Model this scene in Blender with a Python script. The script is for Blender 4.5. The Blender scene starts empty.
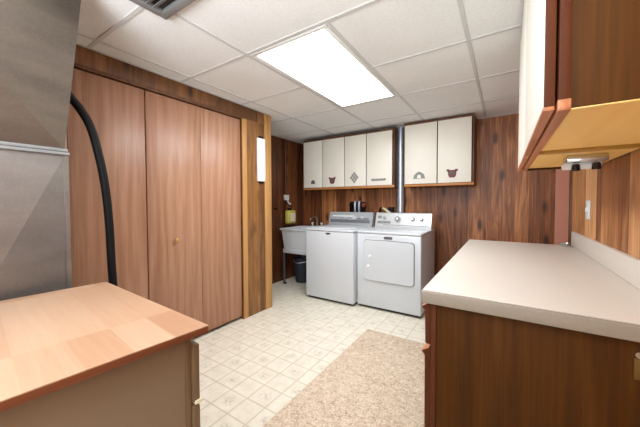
import bpy, bmesh, math, random
from mathutils import Vector, Matrix
random.seed(7)
scn = bpy.context.scene
COL = scn.collection
R = math.radians

# ------------------------------------------------------------------ materials
def srgb(r, g, b):
    def c(v):
        v /= 255.0
        return v / 12.92 if v <= .04045 else ((v + .055) / 1.055) ** 2.4
    return (c(r), c(g), c(b), 1)

class NT:
    def __init__(s, name):
        s.m = bpy.data.materials.new(name); s.m.use_nodes = True
        s.t = s.m.node_tree; s.n = s.t.nodes; s.b = s.n['Principled BSDF']
        s._c = None
    def new(s, t, **kw):
        n = s.n.new(t)
        for k, v in kw.items(): setattr(n, k, v)
        return n
    def put(s, sock, v):
        if hasattr(v, 'is_output') or isinstance(v, bpy.types.NodeSocket): s.t.links.new(v, sock)
        else: sock.default_value = v
    def coord(s):
        if s._c is None: s._c = s.new('ShaderNodeTexCoord').outputs['Object']
        return s._c
    def sep(s):
        n = s.new('ShaderNodeSeparateXYZ'); s.put(n.inputs[0], s.coord()); return n.outputs
    def math(s, op, a, b=0.0, c=0.0, clamp=False):
        n = s.new('ShaderNodeMath', operation=op, use_clamp=clamp)
        s.put(n.inputs[0], a); s.put(n.inputs[1], b); s.put(n.inputs[2], c); return n.outputs[0]
    def mapping(s, scale=(1, 1, 1), loc=(0, 0, 0), vec=None, rot=(0, 0, 0)):
        n = s.new('ShaderNodeMapping'); s.put(n.inputs['Vector'], vec if vec is not None else s.coord())
        s.put(n.inputs['Scale'], scale); s.put(n.inputs['Location'], loc); s.put(n.inputs['Rotation'], rot)
        return n.outputs[0]
    def noise(s, vec, scale=1, detail=4, rough=.55, dist=0):
        n = s.new('ShaderNodeTexNoise'); s.put(n.inputs['Vector'], vec)
        s.put(n.inputs['Scale'], scale); s.put(n.inputs['Detail'], detail); s.put(n.inputs['Roughness'], rough); s.put(n.inputs['Distortion'], dist)
        return n.outputs['Fac']
    def ramp(s, fac, stops):
        n = s.new('ShaderNodeValToRGB'); s.put(n.inputs[0], fac)
        e = n.color_ramp.elements
        while len(e) < len(stops): e.new(.5)
        for i, (p, c) in enumerate(stops): e[i].position = p; e[i].color = c
        return n.outputs[0]
    def mix(s, fac, a, b, mode='MIX'):
        n = s.new('ShaderNodeMix', data_type='RGBA', blend_type=mode)
        s.put(n.inputs[0], fac); s.put(n.inputs[6], a); s.put(n.inputs[7], b); return n.outputs[2]
    def bump(s, h, strength=.2, dist=.01):
        n = s.new('ShaderNodeBump'); s.put(n.inputs['Height'], h); s.put(n.inputs['Strength'], strength); s.put(n.inputs['Distance'], dist)
        s.put(s.b.inputs['Normal'], n.outputs[0])
    def fin(s, col, rough=.5, metal=0, **kw):
        s.put(s.b.inputs['Base Color'], col); s.put(s.b.inputs['Roughness'], rough); s.put(s.b.inputs['Metallic'], metal)
        for k, v in kw.items(): s.put(s.b.inputs[k], v)
        return s.m

def plain(name, col, rough=.5, metal=0, var=.06, scale=6, bump=0, **kw):
    t = NT(name); n = t.noise(t.coord(), scale, 3)
    lo = tuple(c * (1 - var) for c in col[:3]) + (1,); hi = tuple(min(1, c * (1 + var)) for c in col[:3]) + (1,)
    c = t.ramp(n, [(.3, lo), (.7, hi)])
    if bump: t.bump(t.noise(t.coord(), 260, 2), bump, .002)
    return t.fin(c, rough, metal, **kw)

def paneling(name, axis, dark, mid, light, freq=7.0, groove=1.0, rough=.42, knots=1.0, seed=0.0):
    """vertical knotty wood wall planks; axis = index of the horizontal axis running across the planks"""
    t = NT(name); o = t.sep(); a = o[axis]; z = o[2]
    w = t.math('ADD', t.math('MULTIPLY', a, freq), seed)
    v = t.new('ShaderNodeTexVoronoi', voronoi_dimensions='1D', feature='F1'); t.put(v.inputs['W'], w); t.put(v.inputs['Scale'], 1.0)
    rnd = t.new('ShaderNodeSeparateColor'); t.put(rnd.inputs[0], v.outputs['Color'])
    e = t.new('ShaderNodeTexVoronoi', voronoi_dimensions='1D', feature='DISTANCE_TO_EDGE'); t.put(e.inputs['W'], w); t.put(e.inputs['Scale'], 1.0)
    gr = t.math('LESS_THAN', e.outputs['Distance'], .018)
    cb = t.new('ShaderNodeCombineXYZ'); t.put(cb.inputs[0], t.math('MULTIPLY', a, 1.0)); t.put(cb.inputs[1], t.math('MULTIPLY', rnd.outputs[0], 13.0)); t.put(cb.inputs[2], z)
    fine = t.noise(t.mapping((70, 1, 1.6), vec=cb.outputs[0]), 1, 5, .6, .6)
    big = t.noise(t.mapping((11, 1, 1.1), vec=cb.outputs[0]), 1, 3, .5, 2.2)
    k = t.new('ShaderNodeTexVoronoi', voronoi_dimensions='3D', feature='F1'); t.put(k.inputs['Vector'], t.mapping((7, 1, 2.6), vec=cb.outputs[0])); t.put(k.inputs['Scale'], 1.0)
    kn = t.math('MULTIPLY', t.math('SUBTRACT', .26, k.outputs['Distance'], clamp=True), 4.0 * knots, clamp=True)
    f = t.math('ADD', t.math('MULTIPLY', fine, .45), t.math('MULTIPLY', big, .55))
    f = t.math('ADD', f, t.math('MULTIPLY', t.math('SUBTRACT', rnd.outputs[1], .5), .34))
    c = t.ramp(f, [(.28, dark), (.5, mid), (.72, light)])
    c = t.mix(t.math('MULTIPLY', kn, .85, clamp=True), c, tuple(x * .35 for x in dark[:3]) + (1,))
    c = t.mix(t.math('MULTIPLY', gr, .8 * groove), c, tuple(x * .25 for x in dark[:3]) + (1,))
    t.bump(t.math('SUBTRACT', t.math('MULTIPLY', fine, .2), gr), .25, .004)
    return t.fin(c, rough)

def grain(name, across, along, dark, mid, light, freq=30, stretch=1.2, rough=.45, cath=0.0, spec=.4):
    """straight / cathedral wood grain"""
    t = NT(name)
    sc = [freq * .6] * 3; sc[along] = stretch
    fine = t.noise(t.mapping(tuple(s * 3 if i != along else s * 2 for i, s in enumerate(sc))), 1, 4, .6, .3)
    broad = t.noise(t.mapping(tuple(s * .35 if i != along else s * .5 for i, s in enumerate(sc))), 1, 2, .5, 1.0)
    f = t.math('ADD', t.math('MULTIPLY', fine, .5), t.math('MULTIPLY', broad, .5))
    if cath:
        wv = t.new('ShaderNodeTexWave', wave_type='BANDS', bands_direction='XYZ'[across]); sc2 = [0.0] * 3
        sc2[across] = 2.2; sc2[along] = .35
        t.put(wv.inputs['Vector'], t.mapping(tuple(sc2))); t.put(wv.inputs['Scale'], 1.8); t.put(wv.inputs['Distortion'], 9.0); t.put(wv.inputs['Detail'], 2.0); t.put(wv.inputs['Detail Scale'], 1.0)
        f = t.math('ADD', t.math('MULTIPLY', f, 1 - cath), t.math('MULTIPLY', wv.outputs['Fac'], cath))
    c = t.ramp(f, [(.25, dark), (.5, mid), (.75, light)])
    t.bump(fine, .08, .003)
    return t.fin(c, rough, 0, **{'Specular IOR Level': spec})

M = {}
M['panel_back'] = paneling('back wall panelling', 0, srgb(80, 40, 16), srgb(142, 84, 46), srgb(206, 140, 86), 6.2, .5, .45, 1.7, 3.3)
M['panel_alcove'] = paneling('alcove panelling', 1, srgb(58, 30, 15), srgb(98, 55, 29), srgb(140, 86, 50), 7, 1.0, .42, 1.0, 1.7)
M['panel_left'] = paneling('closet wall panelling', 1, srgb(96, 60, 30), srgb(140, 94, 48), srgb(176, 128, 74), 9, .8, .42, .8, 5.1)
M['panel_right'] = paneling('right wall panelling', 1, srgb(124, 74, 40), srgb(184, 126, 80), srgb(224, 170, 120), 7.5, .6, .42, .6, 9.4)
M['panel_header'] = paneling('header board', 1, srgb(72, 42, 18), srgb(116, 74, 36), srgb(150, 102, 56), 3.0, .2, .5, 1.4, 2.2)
M['bifold'] = grain('bifold wood grain', 1, 2, srgb(142, 98, 74), srgb(168, 123, 96), srgb(188, 146, 119), 60, 1.6, .36, .12)
M['pine'] = grain('pine trim', 1, 2, srgb(150, 104, 54), srgb(186, 138, 82), srgb(206, 160, 104), 40, 1.2, .45)
M['dark_trim'] = grain('dark trim', 1, 2, srgb(70, 42, 24), srgb(100, 62, 36), srgb(130, 86, 52), 40, 1.2, .45)
M['oak'] = grain('oak cabinet end', 0, 2, srgb(54, 28, 4), srgb(76, 43, 9), srgb(94, 56, 16), 50, 1.2, .6, .06, .12)
M['oak_light'] = grain('oak rail', 0, 0, srgb(150, 92, 46), srgb(186, 122, 66), srgb(206, 146, 88), 40, 1.2, .4)
M['oak_edge'] = grain('oak door edge', 0, 1, srgb(140, 80, 48), srgb(190, 120, 78), srgb(212, 148, 106), 40, 1.2, .4)
M['oak_dark'] = grain('dark oak carcass', 0, 2, srgb(70, 40, 22), srgb(98, 60, 34), srgb(124, 80, 46), 40, 1.0, .45)
M['red_oak'] = grain('reddish door stile', 0, 2, srgb(60, 28, 12), srgb(84, 42, 20), srgb(100, 54, 28), 40, 1.0, .55, 0, .15)
M['golden'] = grain('golden plywood', 0, 1, srgb(250, 192, 104), srgb(255, 208, 124), srgb(255, 220, 144), 14, 1.0, .5)
M['golden_dark'] = grain('batten wood', 1, 0, srgb(160, 116, 44), srgb(182, 138, 60), srgb(200, 156, 78), 30, 1.0, .5)
M['tan_panel'] = plain('tan painted panel', srgb(142, 124, 102), .55, 0, .04, 3)
M['tan_edge'] = plain('tan drawer edge', srgb(120, 96, 70), .55, 0, .04, 3)
M['white_door'] = plain('off white cabinet laminate', srgb(236, 231, 219), .45, 0, .02, 3)
M['enamel'] = plain('white enamel', srgb(206, 210, 215), .25, 0, .015, 2)
M['enamel_shade'] = plain('grey white side enamel', srgb(196, 199, 204), .3, 0, .015, 2)
M['plastic_white'] = plain('white plastic', srgb(228, 228, 226), .4, 0, .02, 4)
M['tub'] = plain('tub plastic', srgb(208, 212, 216), .45, 0, .03, 5)
M['laminate'] = plain('speckled laminate', srgb(214, 205, 195), .38, 0, .035, 180)
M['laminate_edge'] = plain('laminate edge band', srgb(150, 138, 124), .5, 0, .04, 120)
M['console_dark'] = plain('dark silver console', srgb(168, 172, 176), .4, .2, .05, 20)
M['console_light'] = plain('silver console', srgb(206, 208, 210), .3, .3, .04, 20)
M['console_dim'] = plain('dim grey console band', srgb(112, 116, 120), .4, .2, .05, 20)
M['chrome'] = plain('chrome', srgb(210, 212, 214), .18, .95, .03, 10)
M['steel'] = plain('steel pipe', srgb(196, 204, 216), .38, .7, .06, 10)
M['leg_metal'] = plain('grey leg steel', srgb(110, 112, 120), .4, .5, .05, 10)
M['black'] = plain('black rubber', srgb(14, 13, 14), .6, 0, .15, 20, **{'Specular IOR Level': .2})
M['black_gloss'] = plain('black gloss plastic', srgb(30, 28, 30), .25, 0, .1, 20)
M['gap_shade'] = plain('painted gap shade', srgb(34, 24, 18), .8, 0, .1, 20)  # near-black colour stands in for shade inside gaps
M['brass'] = plain('brass', srgb(110, 80, 34), .5, .5, .05, 20)
M['yellow'] = plain('yellow plastic', srgb(214, 204, 96), .4, 0, .05, 10)
M['cream'] = plain('cream label paper', srgb(236, 230, 196), .6, 0, .03, 10)
M['red'] = plain('red plastic', srgb(140, 60, 56), .4, 0, .08, 10)
M['maroon'] = plain('maroon print', srgb(120, 58, 62), .6, 0, .2, 60)
M['grey_print'] = plain('grey print', srgb(132, 134, 132), .6, 0, .25, 70)
M['print_dark'] = plain('dark grey print', srgb(92, 88, 90), .6, 0, .2, 60)
M['pink'] = plain('dusky pink paint', srgb(206, 142, 118), .6, 0, .04, 2)
M['vent'] = plain('grey vent metal', srgb(136, 137, 138), .45, .3, .05, 10)
M['bucket'] = plain('dark blue plastic', srgb(38, 44, 56), .5, 0, .1, 10)
M['plaster'] = plain('off white plaster', srgb(214, 208, 198), .8, 0, .03, 4)
M['paper'] = plain('white card', srgb(240, 242, 245), .6, 0, .01, 4)

def m_duct(name, lo, hi):
    t = NT(name)
    v = t.new('ShaderNodeTexVoronoi'); t.put(v.inputs['Vector'], t.coord()); t.put(v.inputs['Scale'], 140.0)
    s = t.new('ShaderNodeSeparateColor'); t.put(s.inputs[0], v.outputs['Color'])
    n = t.noise(t.mapping((2, 2, 7)), 1.5, 3)
    f = t.math('ADD', t.math('MULTIPLY', s.outputs[0], .12), t.math('MULTIPLY', n, .88))
    c = t.ramp(f, [(.25, lo), (.75, hi)])
    return t.fin(c, t.math('ADD', t.math('MULTIPLY', f, .08), .32), .72)
M['duct'] = m_duct('galvanised sheet', srgb(126, 122, 120), srgb(150, 146, 143))
M['duct_reflect'] = m_duct('sheet with painted brown reflection', srgb(98, 88, 80), srgb(120, 109, 99))  # brown reflection of the room is painted into the sheet colour

def m_ceiling():
    t = NT('ceiling tile')
    n = t.noise(t.coord(), 90, 3, .7); b = t.noise(t.coord(), 2.0, 2)
    v = t.new('ShaderNodeTexVoronoi'); t.put(v.inputs['Vector'], t.coord()); t.put(v.inputs['Scale'], 55.0)
    pit = t.math('LESS_THAN', v.outputs['Distance'], .16)
    f = t.math('ADD', t.math('MULTIPLY', n, .7), t.math('MULTIPLY', b, .3))
    c = t.ramp(f, [(.3, srgb(226, 227, 226)), (.7, srgb(242, 243, 243))])
    c = t.mix(t.math('MULTIPLY', pit, .22), c, srgb(176, 176, 172))
    t.bump(t.math('SUBTRACT', n, t.math('MULTIPLY', pit, .5)), .12, .004)
    return t.fin(c, .9)
M['ceiling'] = m_ceiling()
M['grid'] = plain('ceiling grid enamel', srgb(206, 206, 205), .5, 0, .02, 4)

def m_vinyl():
    t = NT('patterned sheet vinyl'); o = t.sep(); P = .157
    def cell(a, off): return t.math('MULTIPLY', t.math('SUBTRACT', a, off), 1 / P)
    cx, cy = cell(o[0], -1.372), cell(o[1], 1.077)
    fx, fy = t.math('FRACT', cx), t.math('FRACT', cy)
    dx = t.math('ABSOLUTE', t.math('SUBTRACT', fx, .5)); dy = t.math('ABSOLUTE', t.math('SUBTRACT', fy, .5))
    e = t.math('MAXIMUM', dx, dy)
    wob = t.math('MULTIPLY', t.noise(t.coord(), 50, 2), .03)
    line = t.math('MULTIPLY', t.math('SUBTRACT', t.math('ADD', e, wob), .468), 30, clamp=True)
    chk = t.math('MODULO', t.math('ABSOLUTE', t.math('ADD', t.math('FLOOR', cx), t.math('FLOOR', cy))), 2.0)
    r = t.math('SQRT', t.math('ADD', t.math('MULTIPLY', dx, dx), t.math('MULTIPLY', dy, dy)))
    nz = t.noise(t.coord(), 48, 3, .6)
    spot = t.math('MULTIPLY', t.math('MULTIPLY', t.math('SUBTRACT', .36, r, clamp=True), 3.2, clamp=True), t.math('MULTIPLY', t.math('SUBTRACT', nz, .44, clamp=True), 8, clamp=True))
    spot = t.math('MULTIPLY', spot, t.math('ADD', t.math('MULTIPLY', chk, .65), .2))
    base = t.ramp(t.noise(t.coord(), 14, 4, .6), [(.3, srgb(226, 217, 198)), (.7, srgb(240, 234, 219))])
    c = t.mix(t.math('MULTIPLY', line, .55), base, srgb(184, 168, 140))
    c = t.mix(t.math('MULTIPLY', spot, .7), c, srgb(176, 158, 140))
    t.bump(t.math('SUBTRACT', 1.0, line), .12, .003)
    return t.fin(c, .38)
M['vinyl'] = m_vinyl()

def m_rug():
    t = NT('speckled carpet pile')
    n = t.noise(t.coord(), 80, 3, .75); n2 = t.noise(t.coord(), 34, 3, .7); b = t.noise(t.coord(), 3, 2)
    f = t.math('ADD', t.math('MULTIPLY', n, .55), t.math('ADD', t.math('MULTIPLY', n2, .35), t.math('MULTIPLY', b, .1)))
    c = t.ramp(f, [(.36, srgb(160, 128, 100)), (.46, srgb(206, 182, 156)), (.56, srgb(230, 212, 190)), (.66, srgb(244, 232, 214))])
    t.bump(n, .8, .01)
    return t.fin(c, .95)
M['rug'] = m_rug()

def m_block():
    t = NT('laminated stave worktop')
    b = t.new('ShaderNodeTexBrick', offset=.37, offset_frequency=1, squash=1.0)
    t.put(b.inputs['Vector'], t.coord())
    t.put(b.inputs['Color1'], (0, 0, 0, 1)); t.put(b.inputs['Color2'], (1, 1, 1, 1)); t.put(b.inputs['Mortar'], (.3, .3, .3, 1))
    t.put(b.inputs['Scale'], 1.0); t.put(b.inputs['Mortar Size'], .0); t.put(b.inputs['Bias'], 0.0)
    t.put(b.inputs['Brick Width'], .55); t.put(b.inputs['Row Height'], .095)
    s = t.new('ShaderNodeSeparateColor'); t.put(s.inputs[0], b.outputs['Color'])
    g = t.noise(t.mapping((4, 60, 60)), 1, 4, .6, .4)
    f = t.math('ADD', t.math('MULTIPLY', s.outputs[0], .62), t.math('MULTIPLY', g, .38))
    c = t.ramp(f, [(.1, srgb(176, 132, 102)), (.45, srgb(186, 144, 113)), (.9, srgb(204, 170, 142))])
    return t.fin(c, .36)
M['block'] = m_block()
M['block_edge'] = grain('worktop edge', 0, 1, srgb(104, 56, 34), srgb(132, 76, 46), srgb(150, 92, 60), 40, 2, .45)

def m_emit():
    t = NT('lit diffuser')
    n = t.noise(t.coord(), 60, 2)
    t.put(t.b.inputs['Emission Color'], (1, .995, .98, 1)); t.put(t.b.inputs['Emission Strength'], 7.0)
    return t.fin(t.ramp(n, [(.3, (.86, .86, .86, 1)), (.7, (.9, .9, .9, 1))]), .5)
M['diffuser'] = m_emit()

# ------------------------------------------------------------------ mesh helpers
class MB:
    def __init__(s): s.bm = bmesh.new()
    def box(s, x0, x1, y0, y1, z0, z1, bev=0, seg=2):
        t = bmesh.new(); bmesh.ops.create_cube(t, size=1)
        for v in t.verts: v.co = Vector(((x0 + x1) / 2 + v.co.x * (x1 - x0), (y0 + y1) / 2 + v.co.y * (y1 - y0), (z0 + z1) / 2 + v.co.z * (z1 - z0)))
        if bev: bmesh.ops.bevel(t, geom=t.edges[:], offset=bev, segments=seg, affect='EDGES', profile=.5)
        return s._add(t)
    def _add(s, t):
        bmesh.ops.recalc_face_normals(t, faces=t.faces[:])
        me = bpy.data.meshes.new('tmp'); t.to_mesh(me); t.free(); s.bm.from_mesh(me); bpy.data.meshes.remove(me); return s
    def cyl(s, p0, p1, r0, r1=None, n=24, bev=0):
        r1 = r0 if r1 is None else r1
        p0, p1 = Vector(p0), Vector(p1); d = p1 - p0
        t = bmesh.new(); bmesh.ops.create_cone(t, cap_ends=True, segments=n, radius1=r0, radius2=r1, depth=d.length)
        if bev: bmesh.ops.bevel(t, geom=[e for e in t.edges if len(e.link_faces) == 2 and any(len(f.verts) > 4 for f in e.link_faces)], offset=bev, segments=2, affect='EDGES')
        m = Matrix.Translation((p0 + p1) / 2) @ Vector((0, 0, 1)).rotation_difference(d.normalized()).to_matrix().to_4x4()
        bmesh.ops.transform(t, matrix=m, verts=t.verts[:]); return s._add(t)
    def tube(s, pts, r, n=12):
        pts = [Vector(p) for p in pts]; t = bmesh.new(); rings = []
        up = Vector((0, 0, 1)); prev = None
        for i, p in enumerate(pts):
            d = (pts[min(i + 1, len(pts) - 1)] - pts[max(i - 1, 0)]).normalized()
            if prev is None:
                a = d.cross(up) if abs(d.dot(up)) < .95 else d.cross(Vector((1, 0, 0)))
            else: a = prev - d * prev.dot(d)
            a.normalize(); prev = a; b = d.cross(a)
            rr = r(i / (len(pts) - 1)) if callable(r) else r
            rings.append([t.verts.new(p + (a * math.cos(k * 2 * math.pi / n) + b * math.sin(k * 2 * math.pi / n)) * rr) for k in range(n)])
        for i in range(len(rings) - 1):
            for k in range(n): t.faces.new((rings[i][k], rings[i][(k + 1) % n], rings[i + 1][(k + 1) % n], rings[i + 1][k]))
        t.faces.new(rings[0]); t.faces.new(rings[-1]); return s._add(t)
    def lathe(s, prof, c, n=28):
        t = bmesh.new(); rings = []
        for r, z in prof: rings.append([t.verts.new((c[0] + r * math.cos(k * 2 * math.pi / n), c[1] + r * math.sin(k * 2 * math.pi / n), c[2] + z)) for k in range(n)])
        for i in range(len(rings) - 1):
            for k in range(n): t.faces.new((rings[i][k], rings[i][(k + 1) % n], rings[i + 1][(k + 1) % n], rings[i + 1][k]))
        t.faces.new(rings[0]); t.faces.new(rings[-1]); return s._add(t)
    def prism(s, pts, ax, a0, a1, bev=0):
        """polygon pts in the two axes other than ax (in xyz order), extruded along ax"""
        t = bmesh.new()
        def P(p, a):
            q = list(p); q.insert(ax, a); return q
        A = [t.verts.new(P(p, a0)) for p in pts]; B = [t.verts.new(P(p, a1)) for p in pts]
        t.faces.new(A); t.faces.new(B)
        for i in range(len(pts)): j = (i + 1) % len(pts); t.faces.new((A[i], A[j], B[j], B[i]))
        if bev: bmesh.ops.recalc_face_normals(t, faces=t.faces[:]); bmesh.ops.bevel(t, geom=t.edges[:], offset=bev, segments=2, affect='EDGES')
        return s._add(t)
    def build(s, name, mat, parent=None, smooth=32):
        me = bpy.data.meshes.new(name)
        if parent is not None:
            w = parent.location.copy(); p = parent.parent
            while p is not None: w += p.location; p = p.parent
            bmesh.ops.translate(s.bm, verts=s.bm.verts[:], vec=-w)
        s.bm.to_mesh(me); s.bm.free(); me.materials.append(M[mat])
        if smooth:
            me.shade_smooth(); me.set_sharp_from_angle(angle=R(smooth))
        o = bpy.data.objects.new(name, me); COL.objects.link(o); o.parent = parent
        return o

def tag(o, label, cat, group=None):
    o['label'] = label; o['category'] = cat
    if group: o['group'] = group
    return o
def thing(name, label, cat, loc=(0, 0, 0), group=None):
    o = bpy.data.objects.new(name, None); COL.objects.link(o); o.location = loc; o.empty_display_size = .1
    return tag(o, label, cat, group)
def struct(o): o['kind'] = 'structure'; return o
def empty_struct(name, loc):
    o = bpy.data.objects.new(name, None); COL.objects.link(o); o.location = loc; o['kind'] = 'structure'; return o
def smoothpath(pts, n=8):
    P = [Vector(p) for p in pts]; P = [2 * P[0] - P[1]] + P + [2 * P[-1] - P[-2]]; out = []
    for i in range(1, len(P) - 2):
        for k in range(n):
            t = k / n; a, b, c, d = P[i - 1:i + 3]
            out.append(.5 * ((2 * b) + (c - a) * t + (2 * a - 5 * b + 4 * c - d) * t * t + (3 * b - a - 3 * c + d) * t ** 3))
    out.append(P[-2]); return out

# ------------------------------------------------------------------ the room
ZC = 2.297; XL = -2.345; XA = -3.0; YB = 4.05; XR = .46; YF = -1.6
struct(MB().box(XA - .1, 1.5, YF - .1, YB + .1, -.06, 0).build('floor', 'vinyl'))
ceil = struct(MB().box(XA - .1, 1.5, YF - .1, YB + .1, ZC, ZC + .06).build('ceiling', 'ceiling'))
g = MB(); bw = .011; gz0 = ZC - .006
GX = [-2.185, -1.522, -.207]; GY = [-1.25, -.585, .09, .757, 1.395, 2.06, 2.74, 3.4]
for x in GX: g.box(x - bw, x + bw, YF, YB if x > XL else 2.5, gz0, ZC + .001)
g.box(-.868 - bw, -.868 + bw, 1.395, YB, gz0 + .001, ZC + .001)
for y in GY: g.box(XL if y < 2.5 else XA, XR if y < 3.05 else 1.4, y - bw, y + bw, gz0 + .0005, ZC + .001)
g.box(XL, XL + .018, YF, 2.5, gz0 + .0007, ZC + .001); g.box(XA, 1.4, YB - .018, YB, gz0 + .0007, ZC + .001); g.box(XA, XA + .018, 2.52, YB, gz0 + .0007, ZC + .001)
g.build('ceiling_grid', 'grid', ceil)
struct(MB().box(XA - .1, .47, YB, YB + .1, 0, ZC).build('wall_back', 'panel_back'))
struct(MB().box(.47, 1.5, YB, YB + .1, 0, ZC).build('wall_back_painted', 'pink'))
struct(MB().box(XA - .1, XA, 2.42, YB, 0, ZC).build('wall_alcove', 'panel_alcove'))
DT = 2.152; DY0, DY1 = .165, 2.07
wl = MB(); wl.box(XL - .09, XL, DY1, 2.5, 0, ZC); wl.box(XL - .09, XL, YF, DY0, 0, ZC); wl.box(XL - .09, XL, DY0, DY1, DT, ZC); wl.box(XA, XL - .09, 2.42, 2.5, 0, ZC)
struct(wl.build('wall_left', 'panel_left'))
struct(MB().box(XL - .14, XL - .095, DY0 - .05, DY1 + .05, 0, DT + .05).build('wall_closet_shade', 'gap_shade'))  # dark sheet stands in for the shade behind and below the doors
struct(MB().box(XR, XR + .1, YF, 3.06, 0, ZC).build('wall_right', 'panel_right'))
struct(MB().box(XR - .012, XR + .11, 3.06, 3.10, 0, ZC, .004).build('trim_1', 'dark_trim'))
struct(MB().box(1.4, 1.5, 3.06, YB, 0, ZC).build('wall_hall', 'pink'))
struct(MB().box(XR + .1, 1.5, 2.96, 3.06, 0, ZC).build('wall_hall_side', 'pink'))
struct(MB().box(XA - .1, 1.5, YF - .1, YF, 0, ZC).build('wall_front', 'plaster'))
struct(MB().box(XL - .006, XL + .012, 2.405, 2.512, 0, ZC - .008, .004).build('trim_2', 'pine'))
struct(MB().box(XL - .006, XL + .010, 2.074, 2.135, 0, DT + .005, .004).build('trim_3', 'pine'))
struct(MB().box(XL - .02, XL + .008, DY0, DY1 + .004, DT - .006, DT + .018, .003).build('trim_4', 'dark_trim'))

struct(MB().box(XL - .004, XL + .005, YF, 2.40, DT + .012, ZC - .008, .001).build('trim_5', 'panel_header'))
# bifold closet doors
edges = [DY0, .64, 1.115, 1.592, 2.065]
for pair in (0, 1):
    a, b, c = edges[2 * pair:2 * pair + 3]
    d = empty_struct('door_%d' % (pair + 1), (XL - .03, (a + c) / 2, 0))
    for y0, y1, gl, gr_ in ((a, b, .004, .0012), (b, c, .0012, .004)):
        MB().box(XL - .045, XL - .012, y0 + gl, y1 - gr_, .035, DT - .012, .003).build('door_leaf', 'bifold', d)
    if pair:
        kx = XL - .012
        k = MB(); k.cyl((kx, 1.338, .944), (kx + .018, 1.338, .944), .009, .008); k.tube([(kx + .015 + q * .022, 1.338, .944) for q in (0, .15, .5, .85, 1)], lambda u: .010 + .009 * math.sin(math.pi * min(1, u * .9 + .05)), 18)
        k.build('door_knob', 'pine', d)

# ------------------------------------------------------------------ ceiling light and vent
lt = thing('ceiling_light', 'lit white rectangular fluorescent panel set in the tiled ceiling', 'ceiling light', (-1.195, 2.07, ZC))
x0, x1, y0, y1 = -1.497, -.882, 1.412, 2.725
f = MB(); zt = ZC - .008
f.box(x0, x1, y0, y0 + .03, zt, ZC - .001, .002); f.box(x0, x1, y1 - .03, y1, zt, ZC - .001, .002); f.box(x0, x0 + .03, y0 + .03, y1 - .03, zt, ZC - .001, .002); f.box(x1 - .03, x1, y0 + .03, y1 - .03, zt, ZC - .001, .002)
f.build('light_frame', 'plastic_white', lt)
MB().box(x0 + .029, x1 - .029, y0 + .029, y1 - .029, ZC - .006, ZC - .001).build('light_diffuser', 'diffuser', lt)

vt = thing('ceiling_vent', 'grey metal air vent with black slots hanging from the ceiling near the duct', 'vent', (-1.42, .71, ZC))
vx0, vx1, vy0, vy1 = -1.575, -1.20, .50, .865; vz = ZC - .03
f = MB(); f.box(vx0, vx1, vy1 - .04, vy1, vz, ZC - .001, .004); f.box(vx0, vx1, vy0, vy0 + .04, vz, ZC - .001, .004); f.box(vx0, vx0 + .04, vy0 + .04, vy1 - .04, vz, ZC - .001, .002); f.box(vx1 - .04, vx1, vy0 + .04, vy1 - .04, vz, ZC - .001, .002)
f.build('vent_frame', 'vent', vt)
MB().box(vx0 + .03, vx1 - .03, vy0 + .03, vy1 - .03, vz + .022, ZC - .001).build('vent_backing', 'gap_shade', vt)
f = MB()
for i in range(7):
    y = vy0 + .06 + i * .035
    f.prism([(y, vz + .004), (y + .024, vz + .018), (y + .026, vz + .016), (y + .002, vz + .002)], 0, vx0 + .035, vx1 - .035)
f.build('louvre', 'vent', vt)

# ------------------------------------------------------------------ rug
rg = MB(); rg.box(-1.115, -.285, .72, 2.56, .0005, .012, .004)
tag(rg.build('rug', 'rug'), 'speckled beige and pink carpet piece lying on the vinyl floor', 'rug')

# ------------------------------------------------------------------ washer
def appliance_body(x0, x1, y0, y1, top):
    b = MB(); b.box(x0, x1, y0, y1, .03, top, .012, 3); return b
WX0, WX1, WY0, WY1 = -2.20, -1.502, 3.02, 3.70
ws = thing('washing_machine', 'white top-loading washing machine with grey console, left of the dryer', 'washing machine', ((WX0 + WX1) / 2, 3.36, 0))
appliance_body(WX0, WX1, WY0, WY1, .895).build('cabinet_body', 'enamel', ws)
MB().box(WX0 - .004, WX1 + .004, WY0 - .006, WY1, .897, .925, .010, 3).build('top_panel', 'enamel', ws)
ld = MB().box(WX0 + .05, WX1 - .05, WY0 + .02, WY1 - .17, .925, .94, .008, 3).build('lid', 'enamel', ws)
MB().box(WX0 + .012, WX1 - .012, WY0 + .03, WY1 - .02, .008, .035).build('base', 'black', ws)
for sx in (WX0 + .06, WX1 - .06):
    for sy in (WY0 + .08, WY1 - .08): MB().cyl((sx, sy, 0), (sx, sy, .02), .02).build('foot', 'black', ws)
bd = MB(); bd.tube([(-1.855 + .036 * math.cos(a), WY0 - .0065, .874 + .010 * math.sin(a)) for a in [0, math.pi]], .001, 6) if False else None
pts = [(-1.855 + .036 * math.cos(k * math.pi / 12), .868 + .011 * math.sin(k * math.pi / 12)) for k in range(24)]
MB().prism(pts, 1, WY0 - .004, WY0 + .002).build('badge', 'black_gloss', ws)

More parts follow.
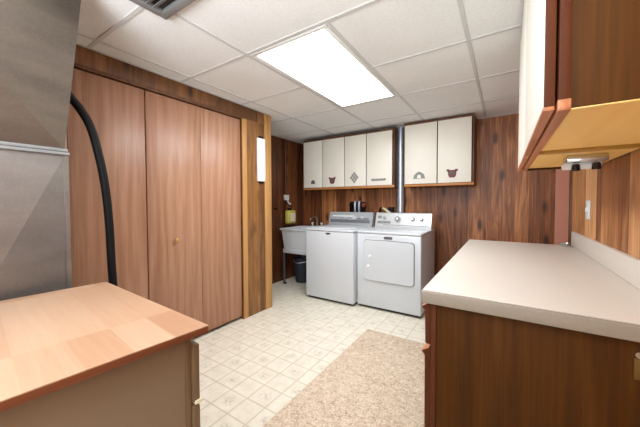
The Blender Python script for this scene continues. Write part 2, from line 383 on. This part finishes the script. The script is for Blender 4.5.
def console(x0, x1, yb, mat, ws, par_front=.11):
    c = MB(); z0, z1 = .915, 1.122
    c.prism([(yb - .135, z0), (yb - .13, z0 + .035), (yb - .122, z0 + .042), (yb - .075, z1 - .008), (yb - .06, z1), (yb, z1 - .01), (yb, z0)], 0, x0, x1, .004)
    return c.build('console', mat, ws)
def on_console(x, s, yb, out=0.0):
    """point on the sloping console face, s from 0 (low) to 1 (high)"""
    a = Vector((x, yb - .122, .957)); b = Vector((x, yb - .075, 1.114)); n = Vector((0, -(b.z - a.z), (b.y - a.y))).normalized()
    return a + (b - a) * s + n * out
YW = 3.715
con = console(WX0 + .005, WX1 - .005, YW, 'console_dark', ws)
def knob(x, s, yb, r, h, mat, con, name='dial'):
    MB().cyl(on_console(x, s, yb, -.006), on_console(x, s, yb, h), r, r * .86, 24, .003).build(name, mat, con)
def strip(x0, x1, s0, s1, yb, mat, con, name):
    t = bmesh.new(); vs = []
    for o in (-.004, .0025):
        for x, s in ((x0, s0), (x1, s0), (x1, s1), (x0, s1)): vs.append(t.verts.new(on_console(x, s, yb, o)))
    for q in ((0, 1, 2, 3), (4, 5, 6, 7), (0, 1, 5, 4), (1, 2, 6, 5), (2, 3, 7, 6), (3, 0, 4, 7)): t.faces.new([vs[i] for i in q])
    m = MB(); m._add(t); return m.build(name, mat, con)
strip(WX0 + .06, -1.78, .62, .74, YW, 'plastic_white', con, 'printed_strip')
strip(-1.74, -1.56, .40, .52, YW, 'console_dim', con, 'printed_strip')
strip(WX0 + .03, -1.54, .10, .36, YW, 'console_dim', con, 'printed_strip')
for x, r in ((-1.90, .026), (-1.78, .03), (-1.66, .022)): knob(x, .55, YW, r, .022, 'console_light', con)

# ------------------------------------------------------------------ dryer
DX0, DX1, DYF, DYB = -1.485, -.735, 3.09, 3.79
dr = thing('dryer', 'white front-loading clothes dryer with silver console, right of the washer', 'dryer', ((DX0 + DX1) / 2, 3.44, 0))
appliance_body(DX0, DX1, DYF, DYB, .893).build('cabinet_body', 'enamel', dr)
MB().box(DX0 - .003, DX1 + .003, DYF - .006, DYB, .895, .922, .010, 3).build('top_panel', 'enamel', dr)
MB().box(DX0 + .012, DX1 - .012, DYF + .03, DYB - .02, .008, .035).build('base', 'black', dr)
for sx in (DX0 + .06, DX1 - .06):
    for sy in (DYF + .08, DYB - .08): MB().cyl((sx, sy, 0), (sx, sy, .02), .02).build('foot', 'black', dr)
def rrect(x0, x1, z0, z1, r, arch=0.0):
    o = []
    for cx, cz, a0 in ((x1 - r, z1 - r, 0), (x0 + r, z1 - r, 90), (x0 + r, z0 + r, 180), (x1 - r, z0 + r, 270)):
        for k in range(7): a = R(a0 + k * 15); o.append((cx + r * math.cos(a), cz + r * math.sin(a)))
    if arch:
        m = (x0 + x1) / 2; h = (x1 - x0) / 2
        top = [(m + h * .55 * (1 - 2 * k / 8), z1 + arch * math.sin(math.pi * k / 8)) for k in range(9)]
        o = o[:7] + top + o[7:]
    return o
a, b, c, d_ = -1.392, -.808, .345, .815
MB().prism(rrect(a - .006, b + .006, c - .006, d_ + .006, .036, .004), 1, DYF - .0015, DYF + .01).build('door_gasket', 'print_dark', dr)
dd = MB().prism(rrect(a, b, c, d_, .032, .004), 1, DYF - .018, DYF + .01, .004).build('door', 'enamel', dr)
for kx, kz in ((-1.312, .628), (-1.335, .508)):
    MB().cyl((kx, DYF - .030, kz), (kx, DYF - .016, kz), .016, .02, 20, .002).build('door_catch_cap', 'plastic_white', dd)
MB().prism(rrect(-1.15, -1.05, .838, .868, .008), 1, DYF - .003, DYF + .002).build('badge', 'print_dark', dr)
YD = 3.745
con = console(DX0 + .012, DX1 - .012, YD, 'console_light', dr)
knob(-1.165, .52, YD, .044, .028, 'chrome', con); knob(-1.165, .52, YD, .030, .034, 'print_dark', con, 'dial_cap'); knob(-1.165, .52, YD, .02, .04, 'plastic_white', con, 'dial_cap')
for x in (-.975, -.868):
    knob(x, .55, YD, .028, .018, 'print_dark', con); knob(x, .55, YD, .021, .026, 'plastic_white', con, 'dial_cap')
for x in (-1.352,): knob(x, .6, YD, .024, .02, 'console_dark', con)
strip(-1.44, -1.26, .12, .34, YD, 'grey_print', con, 'printed_strip')
strip(-1.44, -1.39, .55, .78, YD, 'grey_print', con, 'printed_strip')
strip(-1.36, -.77, .0, .035, YD, 'print_dark', con, 'console_seam')

# ------------------------------------------------------------------ laundry sink
sk = thing('laundry_sink', 'white plastic laundry tub on grey metal legs left of the washer', 'sink', (-2.60, 3.63, 0))
sx0, sx1, sy0, sy1, zr = -2.91, -2.27, 3.30, 3.92, .865
t = bmesh.new()
def ring(ix, iy0, iy1, z): return [t.verts.new(p) for p in ((sx0 + ix, sy0 + iy0, z), (sx1 - ix, sy0 + iy0, z), (sx1 - ix, sy1 - iy1, z), (sx0 + ix, sy1 - iy1, z))]
rs = [ring(.05, .05, .05, .545), ring(.022, .022, .022, zr - .03), ring(0, 0, 0, zr - .028), ring(0, 0, 0, zr), ring(.035, .035, .13, zr), ring(.065, .065, .15, .60)]
for i in range(len(rs) - 1):
    for k in range(4): t.faces.new((rs[i][k], rs[i][(k + 1) % 4], rs[i + 1][(k + 1) % 4], rs[i + 1][k]))
t.faces.new(rs[0]); t.faces.new(rs[-1])
bmesh.ops.recalc_face_normals(t, faces=t.faces[:])
bmesh.ops.bevel(t, geom=t.edges[:], offset=.006, segments=2, affect='EDGES')
m = MB(); m._add(t); m.build('basin', 'tub', sk)
MB().box(sx0 + .04, sx1 - .04, sy0 + .035, sy1 - .04, .485, .552, .006).build('basin_skirt', 'tub', sk)
for x, y in ((sx0 + .06, sy0 + .06), (sx1 - .06, sy0 + .06), (sx0 + .06, sy1 - .07), (sx1 - .06, sy1 - .07)):
    l = MB(); l.prism([(x - .022, y - .022), (x + .022, y - .022), (x + .022, y - .016), (x - .016, y - .016), (x - .016, y + .022), (x - .022, y + .022)], 2, .012, .56)
    lg = l.build('leg', 'leg_metal', sk)
    MB().cyl((x, y, 0), (x, y, .016), .026).build('foot', 'black', lg)
MB().tube(smoothpath([(-2.59, 3.62, .56), (-2.59, 3.62, .36), (-2.59, 3.68, .28), (-2.59, 3.76, .33), (-2.59, 3.84, .40), (-2.59, 4.02, .40)]), .02).build('drain_trap', 'plastic_white', sk)
fc = MB(); fc.box(-2.70, -2.46, 3.83, 3.88, zr, zr + .022, .006); fc.tube(smoothpath([(-2.58, 3.855, zr + .02), (-2.58, 3.855, zr + .12), (-2.58, 3.80, zr + .165), (-2.58, 3.70, zr + .15), (-2.58, 3.67, zr + .12)]), .011)
fo = fc.build('faucet', 'chrome', sk)
for x in (-2.67, -2.49): MB().lathe([(.012, 0), (.012, .02), (.022, .03), (.022, .045), (.008, .05)], (x, 3.855, zr + .02)).build('tap_handle', 'plastic_white', fo)

# yellow bottle on a small ledge of the alcove wall
zl = .918
sh = MB(); sh.prism([(XA + .001, zl - .05), (XA + .10, zl - .012), (XA + .10, zl), (XA + .001, zl)], 1, 3.50, 3.76, .002)
tag(sh.build('wall_ledge', 'oak_dark'), 'small dark wood ledge on the wall behind the laundry tub', 'shelf')
by = thing('detergent_bottle', 'yellow plastic bottle with pale label on small ledge above the laundry tub', 'bottle', (-2.955, 3.62, zl))
q = MB(); q.box(-2.992, -2.915, 3.525, 3.725, zl, zl + .215, .02, 3)
q.build('bottle_body', 'yellow', by)
MB().box(-2.918, -2.912, 3.575, 3.71, zl + .035, zl + .17, .002).build('paper_label', 'cream', by)
MB().cyl((-2.953, 3.60, zl + .21), (-2.953, 3.60, zl + .255), .03, .026, 20, .003).build('cap', 'black', by)

# bucket under the tub
bk = thing('bucket', 'dark plastic bucket in shadow under the laundry tub', 'bucket', (-2.69, 3.60, 0))
MB().lathe([(.105, 0), (.11, .005), (.135, .36), (.145, .36), (.145, .38), (.128, .38), (.102, .012)], (-2.69, 3.60, 0)).build('bucket_body', 'bucket', bk)
MB().tube(smoothpath([(-2.83, 3.60, .36), (-2.81, 3.52, .34), (-2.69, 3.455, .32), (-2.57, 3.52, .34), (-2.55, 3.60, .36)]), .005, 8).build('bucket_handle', 'steel', bk)

# fittings on the alcove wall
hk = thing('wall_conduit', 'pale conduit pipe ending in a white box above the yellow bottle', 'conduit', (XA, 3.56, 1.3))
MB().cyl((XA + .012, 3.545, 1.36), (XA + .012, 3.545, ZC - .008), .012, None, 14).build('conduit_pipe', 'dark_trim', hk)
MB().box(XA, XA + .045, 3.51, 3.60, 1.30, 1.385, .006).build('junction_box', 'plastic_white', hk)
MB().tube(smoothpath([(XA + .03, 3.57, 1.31), (XA + .035, 3.60, 1.25), (XA + .03, 3.65, 1.235), (XA + .004, 3.67, 1.25)]), .012, 10).build('cable_loop', 'plastic_white', hk)
pg = MB(); pg.cyl((XA - .003, 3.27, 1.165), (XA + .05, 3.27, 1.165), .010); pg.cyl((XA + .048, 3.27, 1.165), (XA + .058, 3.27, 1.165), .016)
tag(pg.build('coat_peg', 'black'), 'short dark peg on the panelled wall behind the closet corner', 'peg')

# ------------------------------------------------------------------ wall cabinets at the back
YC = 3.73
def sticker(kind, x, z, door):
    y1, y0 = YC - .021, YC - .0235
    if kind == 'pot':
        m = MB(); m.prism([(x - .05, z + .035), (x + .05, z + .035), (x + .042, z - .035), (x + .025, z - .055), (x - .025, z - .055), (x - .042, z - .035)], 1, y0, y1); m.box(x - .062, x - .03, y0, y1, z + .02, z + .045); m.box(x + .03, x + .062, y0, y1, z + .02, z + .045)
        m.build('pot_sticker', 'maroon', door)
        MB().box(x - .03, x + .03, y0 - .001, y1, z - .02, z + .01).build('sticker_band', 'print_dark', door)
    elif kind == 'small':
        m = MB(); m.prism([(x - .04, z - .03), (x + .04, z - .03), (x + .035, z + .01), (x, z + .035), (x - .035, z + .01)], 1, y0, y1); m.build('bowl_sticker', 'print_dark', door)
    elif kind == 'diamond':
        m = MB()
        for k in (-1, 0, 1):
            for j in (-1, 0, 1):
                cx, cz = x + (k + j) * .024, z + (k - j) * .03
                m.prism([(cx - .021, cz), (cx, cz + .026), (cx + .021, cz), (cx, cz - .026)], 1, y0, y1)
        m.build('diamond_sticker', 'grey_print', door)
    elif kind == 'tray':
        m = MB(); m.prism([(x - .11, z + .012), (x + .11, z + .012), (x + .10, z - .018), (x - .10, z - .018)], 1, y0, y1); m.build('tray_sticker', 'grey_print', door)
    elif kind == 'basket':
        m = MB()
        m.prism([(x - .075, z - .04), (x + .075, z - .04), (x + .06, z + .01), (x + .03, z + .035), (x + .015, z + .045), (x - .015, z + .045), (x - .03, z + .035), (x - .06, z + .01)], 1, y0, y1); m.build('basket_sticker', 'grey_print', door)
        m = MB(); m.prism([(x - .025, z - .035), (x + .025, z - .035), (x + .02, z + .0), (x, z + .015), (x - .02, z + .0)], 1, y0 - .001, y1); m.build('sticker_centre', 'white_door', door)
def back_cabinet(label, x0, x1, zt, splits, kinds):
    t = thing('wall_cabinet', label, 'wall cabinet', ((x0 + x1) / 2, YB, 1.46)); zb = 1.462
    c = MB(); c.box(x0, x0 + .018, YC, YB - .001, zb, zt, .001); c.box(x1 - .018, x1, YC, YB - .001, zb, zt, .001)
    c.box(x0 + .018, x1 - .018, YC + .02, YB - .001, zb + .012, zb + .03); c.box(x0 + .018, x1 - .018, YC + .001, YB - .001, zt - .018, zt); c.box(x0 + .018, x1 - .018, YB - .012, YB - .001, zb + .03, zt - .018)
    c.build('carcass', 'oak_dark', t)
    MB().box(x0, x1, YC - .006, YC + .02, zb, zb + .032, .002).build('bottom_rail', 'oak_light', t)
    MB().box(x0, x1, YC - .006, YC + .02, zt - .03, zt, .002).build('top_rail', 'oak_dark', t)
    xs = [x0 + .006] + splits + [x1 - .02]
    for i in range(len(xs) - 1):
        d = MB().box(xs[i] + .006, xs[i + 1] - .006, YC - .022, YC - .001, zb + .034, zt - .032, .002).build('door', 'white_door', t)
        sticker(kinds[i][0], kinds[i][1], kinds[i][2], d)
    return t
back_cabinet('long wall cabinet with four off-white doors above the washer', -2.75, -1.243, 2.258, [-2.381, -1.992, -1.642], [('small', -2.555, 1.585), ('pot', -2.20, 1.60), ('diamond', -1.83, 1.62), ('tray', -1.46, 1.575)])
back_cabinet('shorter wall cabinet with two off-white doors above the dryer', -1.112, -.302, 2.285, [-.70], [('basket', -.915, 1.60), ('pot', -.53, 1.61)])

# vent pipe between cabinets
vp = thing('vent_pipe', 'silver metal vent pipe rising between the two white wall cabinets', 'pipe', (-1.218, 3.93, .6))
m = MB(); m.cyl((-1.22, 3.935, .35), (-1.22, 3.935, ZC - .002), .047, None, 28); m.build('pipe', 'steel', vp)
for z in (1.30, 1.95): MB().cyl((-1.22, 3.935, z), (-1.22, 3.935, z + .035), .050, None, 28, .004).build('pipe_band', 'steel', vp)
MB().box(-1.28, -1.16, 3.93, YB - .001, .36, .44, .004).build('wall_bracket', 'steel', vp)

# washer supply valves behind the washer
wv = thing('washer_valves', 'washer tap valves with two grey hoses on the wall behind the washer', 'valve', (-1.95, YB, 1.2))
MB().box(-2.07, -1.80, YB - .02, YB + .002, 1.09, 1.27, .004).build('valve_plate', 'black', wv)
for x, mt in ((-2.00, 'black'), (-1.79, 'red')):
    h = MB(); h.cyl((x, YB - .03, 1.22), (x, YB - .10, 1.22), .014); h.cyl((x, YB - .10, 1.22), (x, YB - .118, 1.22), .036, .03, 12, .003); h.build('valve_handle', mt, wv)
for x in (-1.955, -1.885):
    MB().tube(smoothpath([(x, YB - .05, 1.02), (x, YB - .055, 1.10), (x, YB - .06, 1.20), (x, YB - .05, 1.265), (x, YB - .02, 1.27)]), .019).build('supply_hose', 'steel', wv)
    MB().tube(smoothpath([(x, YB - .05, 1.02), (x, YB - .055, .8), (x + .02, YB - .07, .5)]), .018).build('supply_hose', 'steel', wv)
ot = thing('dryer_outlet', 'black outlet with pale angled plug on the wall above the dryer', 'outlet', (-1.42, YB, 1.2))
MB().box(-1.43, -1.345, YB - .06, YB - .001, 1.07, 1.19, .008).build('outlet_box', 'black', ot)
p = MB(); p.tube([(-1.50, YB - .07, 1.18), (-1.455, YB - .085, 1.155), (-1.40, YB - .085, 1.11), (-1.385, YB - .08, 1.10)], lambda u: .012 + .016 * u, 14); p.build('plug', 'cream', ot)
MB().tube(smoothpath([(-1.50, YB - .07, 1.18), (-1.54, YB - .055, 1.17), (-1.56, YB - .04, 1.08), (-1.56, YB - .04, .7)]), .011, 10).build('cord', 'black', ot)

# tall white card on the corner panel
wc = thing('wall_plaque', 'tall narrow white plaque on the wood panel right of the closet', 'plaque', (XL, 2.343, 1.74))
MB().box(XL, XL + .022, 2.285, 2.402, 1.505, 1.990, .004).build('plaque_face', 'paper', wc)
for z in (1.48, 1.995): MB().box(XL, XL + .018, 2.315, 2.375, z, z + .02, .003).build('clip', 'black', wc)

# ------------------------------------------------------------------ right base cabinet and counter
ZT = .92
bc = thing('base_cabinet', 'dark oak base cabinet under the pale laminate counter on the right', 'base cabinet', (.1, 2.0, 0))
CX0, CY0, CY1 = -.236, 1.16, 2.87
c = MB(); c.box(CX0 + .02, XR - .002, CY0, CY0 + .018, .0, ZT - .052, .001); c.box(CX0 + .02, XR - .002, CY1 - .018, CY1, .0, ZT - .052, .001)
c.box(CX0 + .02, XR - .002, CY0 + .018, CY1 - .018, .10, .118); c.box(XR - .015, XR - .002, CY0 + .018, CY1 - .018, .118, ZT - .052); c.box(CX0 + .06, CX0 + .075, CY0 + .018, CY1 - .018, 0.013, .10)
c.build('carcass', 'oak', bc)
MB().box(CX0 - .002, CX0 + .0195, CY0 - .004, CY1, .10, ZT - .052, .002).build('face_frame', 'red_oak', bc)
n = 3; w = (CY1 - CY0) / n
def lip_front(x, y0, y1, z0, z1, name, mat='red_oak'):
    m = MB(); m.prism([(x, z0), (x, z1), (x - .006, z1), (x - .034, z1 - .018), (x - .022, z1 - .034), (x - .020, z0 + .004), (x - .016, z0)], 1, y0, y1, .0015)
    o = m.build(name, mat, bc)
    k = MB(); k.prism([(x - .0065, z1 + .0008), (x - .0345, z1 - .0172), (x - .0352, z1 - .0185), (x - .006, z1 + .0002)], 1, y0, y1); k.build('lit_pull_edge', 'oak_edge', o)  # paler sliver paints the light on the slanting bevel
for i in range(n):
    y0, y1 = CY0 + .004 + i * w, CY0 - .004 + (i + 1) * w
    lip_front(CX0 - .003, y0, y1, .695, ZT - .06, 'drawer'); lip_front(CX0 - .003, y0, y1, .12, .680, 'door')
hg = MB(); hg.box(.316, .338, CY0 - .006, CY0 + .001, .752, .812, .002); hg.build('brass_catch', 'brass', bc)
MB().cyl((.325, CY0 - .012, .825), (.325, CY0 + .001, .825), .009).build('catch_screw', 'chrome', bc)

ct = thing('countertop', 'long pale laminate counter with low backsplash along the right wall', 'countertop', (.1, 2.0, ZT))
t = bmesh.new(); m = MB(); m.box(-.263, XR - .002, 1.135, 2.895, ZT - .004, ZT, .0018); m.build('counter_surface', 'laminate', ct)
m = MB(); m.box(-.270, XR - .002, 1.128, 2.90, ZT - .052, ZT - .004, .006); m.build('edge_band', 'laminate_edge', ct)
MB().box(XR - .022, XR - .001, 1.13, 2.90, ZT, 1.03, .004).build('backsplash', 'laminate', ct)
tr = thing('trinket_dish', 'tiny shiny silver dish at the far end of the pale counter', 'dish', (.385, 2.80, ZT))
MB().lathe([(.018, 0), (.022, .002), (.034, .026), (.030, .027), (.018, .006)], (.385, 2.80, ZT)).build('dish', 'chrome', tr)

# light switch
sw = thing('light_switch', 'white light switch plate on the right wall above the backsplash', 'light switch', (XR, 2.49, 1.205))
MB().box(XR - .008, XR, 2.445, 2.535, 1.145, 1.268, .003).build('switch_plate', 'plastic_white', sw)
MB().box(XR - .018, XR - .006, 2.482, 2.498, 1.192, 1.222, .003).build('toggle', 'plastic_white', sw)

# ------------------------------------------------------------------ right wall cabinet
zb = 1.46; RX = .095; RY0, RY1 = .805, 2.25
rc = thing('wall_cabinet', 'white-fronted wall cabinet with golden underside above the right counter', 'wall cabinet', (.28, 1.5, zb))
c = MB(); c.box(RX + .02, XR - .002, RY0, RY0 + .018, zb, ZC - .002, .001); c.box(RX + .02, XR - .002, RY1 - .018, RY1, zb, ZC - .002, .001); c.box(XR - .012, XR - .002, RY0 + .018, RY1 - .018, zb + .03, ZC - .002)
c.build('carcass', 'oak', rc)
MB().box(RX + .021, XR - .012, RY0 + .018, RY1 - .018, zb + .012, zb + .028).build('bottom_panel', 'golden', rc)
MB().box(RX, RX + .0205, RY0 - .001, RY1, zb, ZC - .002, .002).build('face_frame', 'red_oak', rc)
MB().box(RX - .001, RX + .022, RY0 - .002, RY1 + .001, zb - .003, zb + .022, .002).build('bottom_rail', 'oak_edge', rc)
MB().box(RX + .022, XR - .012, 1.50, 1.54, zb + .0, zb + .013, .001).build('batten', 'golden_dark', rc)
MB().box(RX + .022, XR - .004, RY0 + .0005, RY0 + .018, zb - .002, zb + .013, .001).build('end_lip', 'golden', rc)
for y0, y1 in ((RY0 + .002, 1.525), (1.531, RY1 - .002)):
    d = MB().box(RX - .025, RX - .006, y0 + .003, y1 - .003, zb + .012, ZC - .02, .002).build('door', 'white_door', rc)
    MB().box(RX - .026, RX - .005, y0 + .002, y1 - .002, zb + .002, zb + .0125, .002).build('door_bottom_edge', 'oak_edge', d)
    MB().box(RX - .0245, RX - .005, y0, y0 + .004, zb + .012, ZC - .02, .001).build('door_side_edge', 'red_oak', d)

ub = thing('cabinet_bracket', 'chrome bracket with two black knobs hung under the right wall cabinet', 'bracket', (.30, 1.78, zb))
MB().box(.235, .375, 1.70, 1.80, zb - .022, zb + .0125, .006).build('mount_plate', 'chrome', ub)
m = MB(); m.cyl((.225, 1.75, zb - .034), (.36, 1.75, zb - .034), .017, None, 20, .003); m.build('roller', 'plastic_white', ub)
for x, y in ((.272, 1.735), (.335, 1.70)): MB().cyl((x, y, zb - .058), (x, y, zb - .028), .017, .014, 18, .003).build('knob', 'black_gloss', ub)

# ------------------------------------------------------------------ left bench
ang = R(-5.6); ZB = .90; C0 = Vector((-.725, .508, 0))
def bench_root(name, label, cat, z):
    t = thing(name, label, cat, (C0.x, C0.y, z)); t.rotation_euler = (0, 0, ang); return t
def bx(root, name, mat, *a, bev=0):   # local boxes, origin at the far right corner
    m = MB(); m.box(*a, bev)
    me = bpy.data.meshes.new(name); m.bm.to_mesh(me); m.bm.free(); me.materials.append(M[mat]); me.shade_smooth(); me.set_sharp_from_angle(angle=R(32))
    o = bpy.data.objects.new(name, me); COL.objects.link(o); o.parent = root; return o
wt = bench_root('wood_worktop', 'light butcher-block worktop in the lower left corner', 'worktop', ZB - .03)
def skew(o, k):
    for v in o.data.vertices: v.co.y += k * v.co.x * (1 if v.co.y > -.5 else 0)
    return o
skew(bx(wt, 'worktop_surface', 'block', -.80, 0, -1.3, 0, .0265, .030, bev=.001), .06)
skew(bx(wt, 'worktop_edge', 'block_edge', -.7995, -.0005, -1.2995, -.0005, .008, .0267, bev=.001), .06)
bb = bench_root('drawer_cabinet', 'tan painted drawer cabinet under the butcher-block worktop', 'cabinet', 0)
bx(bb, 'side_panel', 'tan_panel', -.055, -.035, -1.26, -.055, 0, ZB - .0225, bev=.001)
bx(bb, 'side_panel', 'tan_panel', -.76, -.74, -1.26, -.055, 0, ZB - .0225, bev=.001)
bx(bb, 'back_panel', 'tan_panel', -.74, -.055, -1.26, -1.245, .08, ZB - .0225)
bx(bb, 'bottom_panel', 'tan_panel', -.74, -.055, -1.245, -.055, .08, .098)
bx(bb, 'face_frame', 'tan_edge', -.76, -.034, -.0545, -.038, .08, ZB - .0225, bev=.001)
for z0, z1 in ((.675, .845), (.47, .662), (.27, .457), (.09, .257)):
    d = bx(bb, 'drawer', 'tan_edge', -.75, -.022, -.0375, -.018, z0, z1, bev=.003)
    bx(d, 'lit_drawer_lip', 'cream', -.75, -.018, -.034, -.012, z0 - .005, z0 + .006, bev=.002)  # cream bar paints the light caught at the drawer edge

# ------------------------------------------------------------------ furnace duct
dk = thing('furnace_duct', 'tall galvanised sheet-metal furnace duct beside the worktop on the left', 'duct', (-1.93, .1, 0))
XD0, XD1 = -2.2, -1.66
def facet_box(x0, x1, ya0, ya1, yb0, yb1, z0, z1, raise_):
    t = bmesh.new()
    A = [t.verts.new(p) for p in ((x0, ya0, z0), (x1, ya0, z0), (x1, ya1, z0), (x0, ya1, z0))]
    B = [t.verts.new(p) for p in ((x0, yb0, z1), (x1, yb0, z1), (x1, yb1, z1), (x0, yb1, z1))]
    t.faces.new(A[::-1]); t.faces.new(B)
    for i in range(4):
        j = (i + 1) % 4
        mid = (A[i].co + A[j].co + B[i].co + B[j].co) / 4; n = (A[j].co - A[i].co).cross(B[i].co - A[i].co).normalized()
        v = t.verts.new(mid + n * raise_)
        for p, q in ((A[i], A[j]), (A[j], B[j]), (B[j], B[i]), (B[i], A[i])): t.faces.new((p, q, v))
    m = MB(); m._add(t); return m
facet_box(XD0, XD1, -.25, .452, -.25, .445, 0, 1.485, .075).build('lower_duct', 'duct', dk, 5)
facet_box(XD0, XD1, -.25, .440, -.25, .525, 1.50, ZC - .002, .06).build('upper_duct', 'duct_reflect', dk, 5)
fl = MB(); fl.box(XD0 - .012, XD1 + .014, -.262, .455, 1.475, 1.488, .002); fl.box(XD0 - .008, XD1 + .010, -.258, .450, 1.490, 1.504, .002)
fl.build('joint_flange', 'vent', dk)
m = MB(); m.prism([(XD1 - .004, .435), (XD1 + .006, .435), (XD1 + .006, .452), (XD1 - .004, .452)], 2, .002, 1.475); m.build('corner_seam', 'duct', dk)

# black hose from the duct down behind the worktop
hp = smoothpath([(-1.80, .47, 1.835)] + [(-1.8, 0.504, 1.784), (-1.8, 0.542, 1.736), (-1.8, 0.582, 1.659), (-1.8, 0.611, 1.54), (-1.8, 0.637, 1.384), (-1.8, 0.655, 1.168), (-1.8, 0.665, 0.865)] + [(-1.80, .69, .4), (-1.80, .69, .012)], 8)
m = MB(); m.tube(hp, .0195, 16)
tag(m.build('hose', 'black'), 'thick black hose curving down in front of the closet doors', 'hose')

# ------------------------------------------------------------------ lights
def area(name, loc, rot, sx, sy, e, col=(1, 1, 1)):
    l = bpy.data.lights.new(name, 'AREA'); l.shape = 'RECTANGLE'; l.size = sx; l.size_y = sy; l.energy = e; l.color = col
    o = bpy.data.objects.new(name, l); COL.objects.link(o); o.location = loc; o.rotation_euler = rot; return o
cool = (.88, .95, 1.0)
area('troffer lamp', (-1.195, 2.07, ZC - .02), (0, 0, 0), .55, 1.25, 27, cool)
area('unseen fill lamp', (-.5, -.6, ZC - .02), (0, 0, 0), .6, 1.2, 14, cool)  # fill added behind the camera, no fixture modelled
area('added ceiling uplight', (-.75, -.6, 1.65), (R(180 - 36), 0, R(12)), .8, .8, 56, cool)  # upward lamp added to brighten the ceiling
area('added fill beside the camera', (-.3, -1.0, 1.45), (R(84), 0, R(25)), 1.4, 1.2, 13, cool)  # camera-side fill added to lift the whole room
area('hall fill light', (.95, 3.55, ZC - .02), (0, 0, 0), .4, .4, 3, cool)  # area light over the recess, no fixture modelled
w = bpy.data.worlds.new('World'); scn.world = w; w.use_nodes = True
w.node_tree.nodes['Background'].inputs[0].default_value = (.9, .92, 1, 1); w.node_tree.nodes['Background'].inputs[1].default_value = .3

# ------------------------------------------------------------------ camera
yaw, pit, rol, fpx, cy = R(33.17323), R(-1.64261), R(-.17185), 282.18635, 210.608
fw = Vector((-math.sin(yaw) * math.cos(pit), math.cos(yaw) * math.cos(pit), math.sin(pit)))
rt = Vector((math.cos(yaw), math.sin(yaw), 0)); up = rt.cross(fw)
r2 = rt * math.cos(rol) + up * math.sin(rol); u2 = -rt * math.sin(rol) + up * math.cos(rol)
cam = bpy.data.cameras.new('Camera'); co = bpy.data.objects.new('Camera', cam); COL.objects.link(co)
mt = Matrix((r2, u2, -fw)).transposed().to_4x4(); mt.translation = Vector((0, 0, 1.26)); co.matrix_world = mt
cam.sensor_width = 36; cam.lens = fpx / 640 * 36; cam.shift_y = -(213.5 - cy) / 640; cam.clip_start = .02
scn.camera = co
scn.view_settings.view_transform = 'Standard'; scn.view_settings.look = 'None'; scn.view_settings.exposure = 0
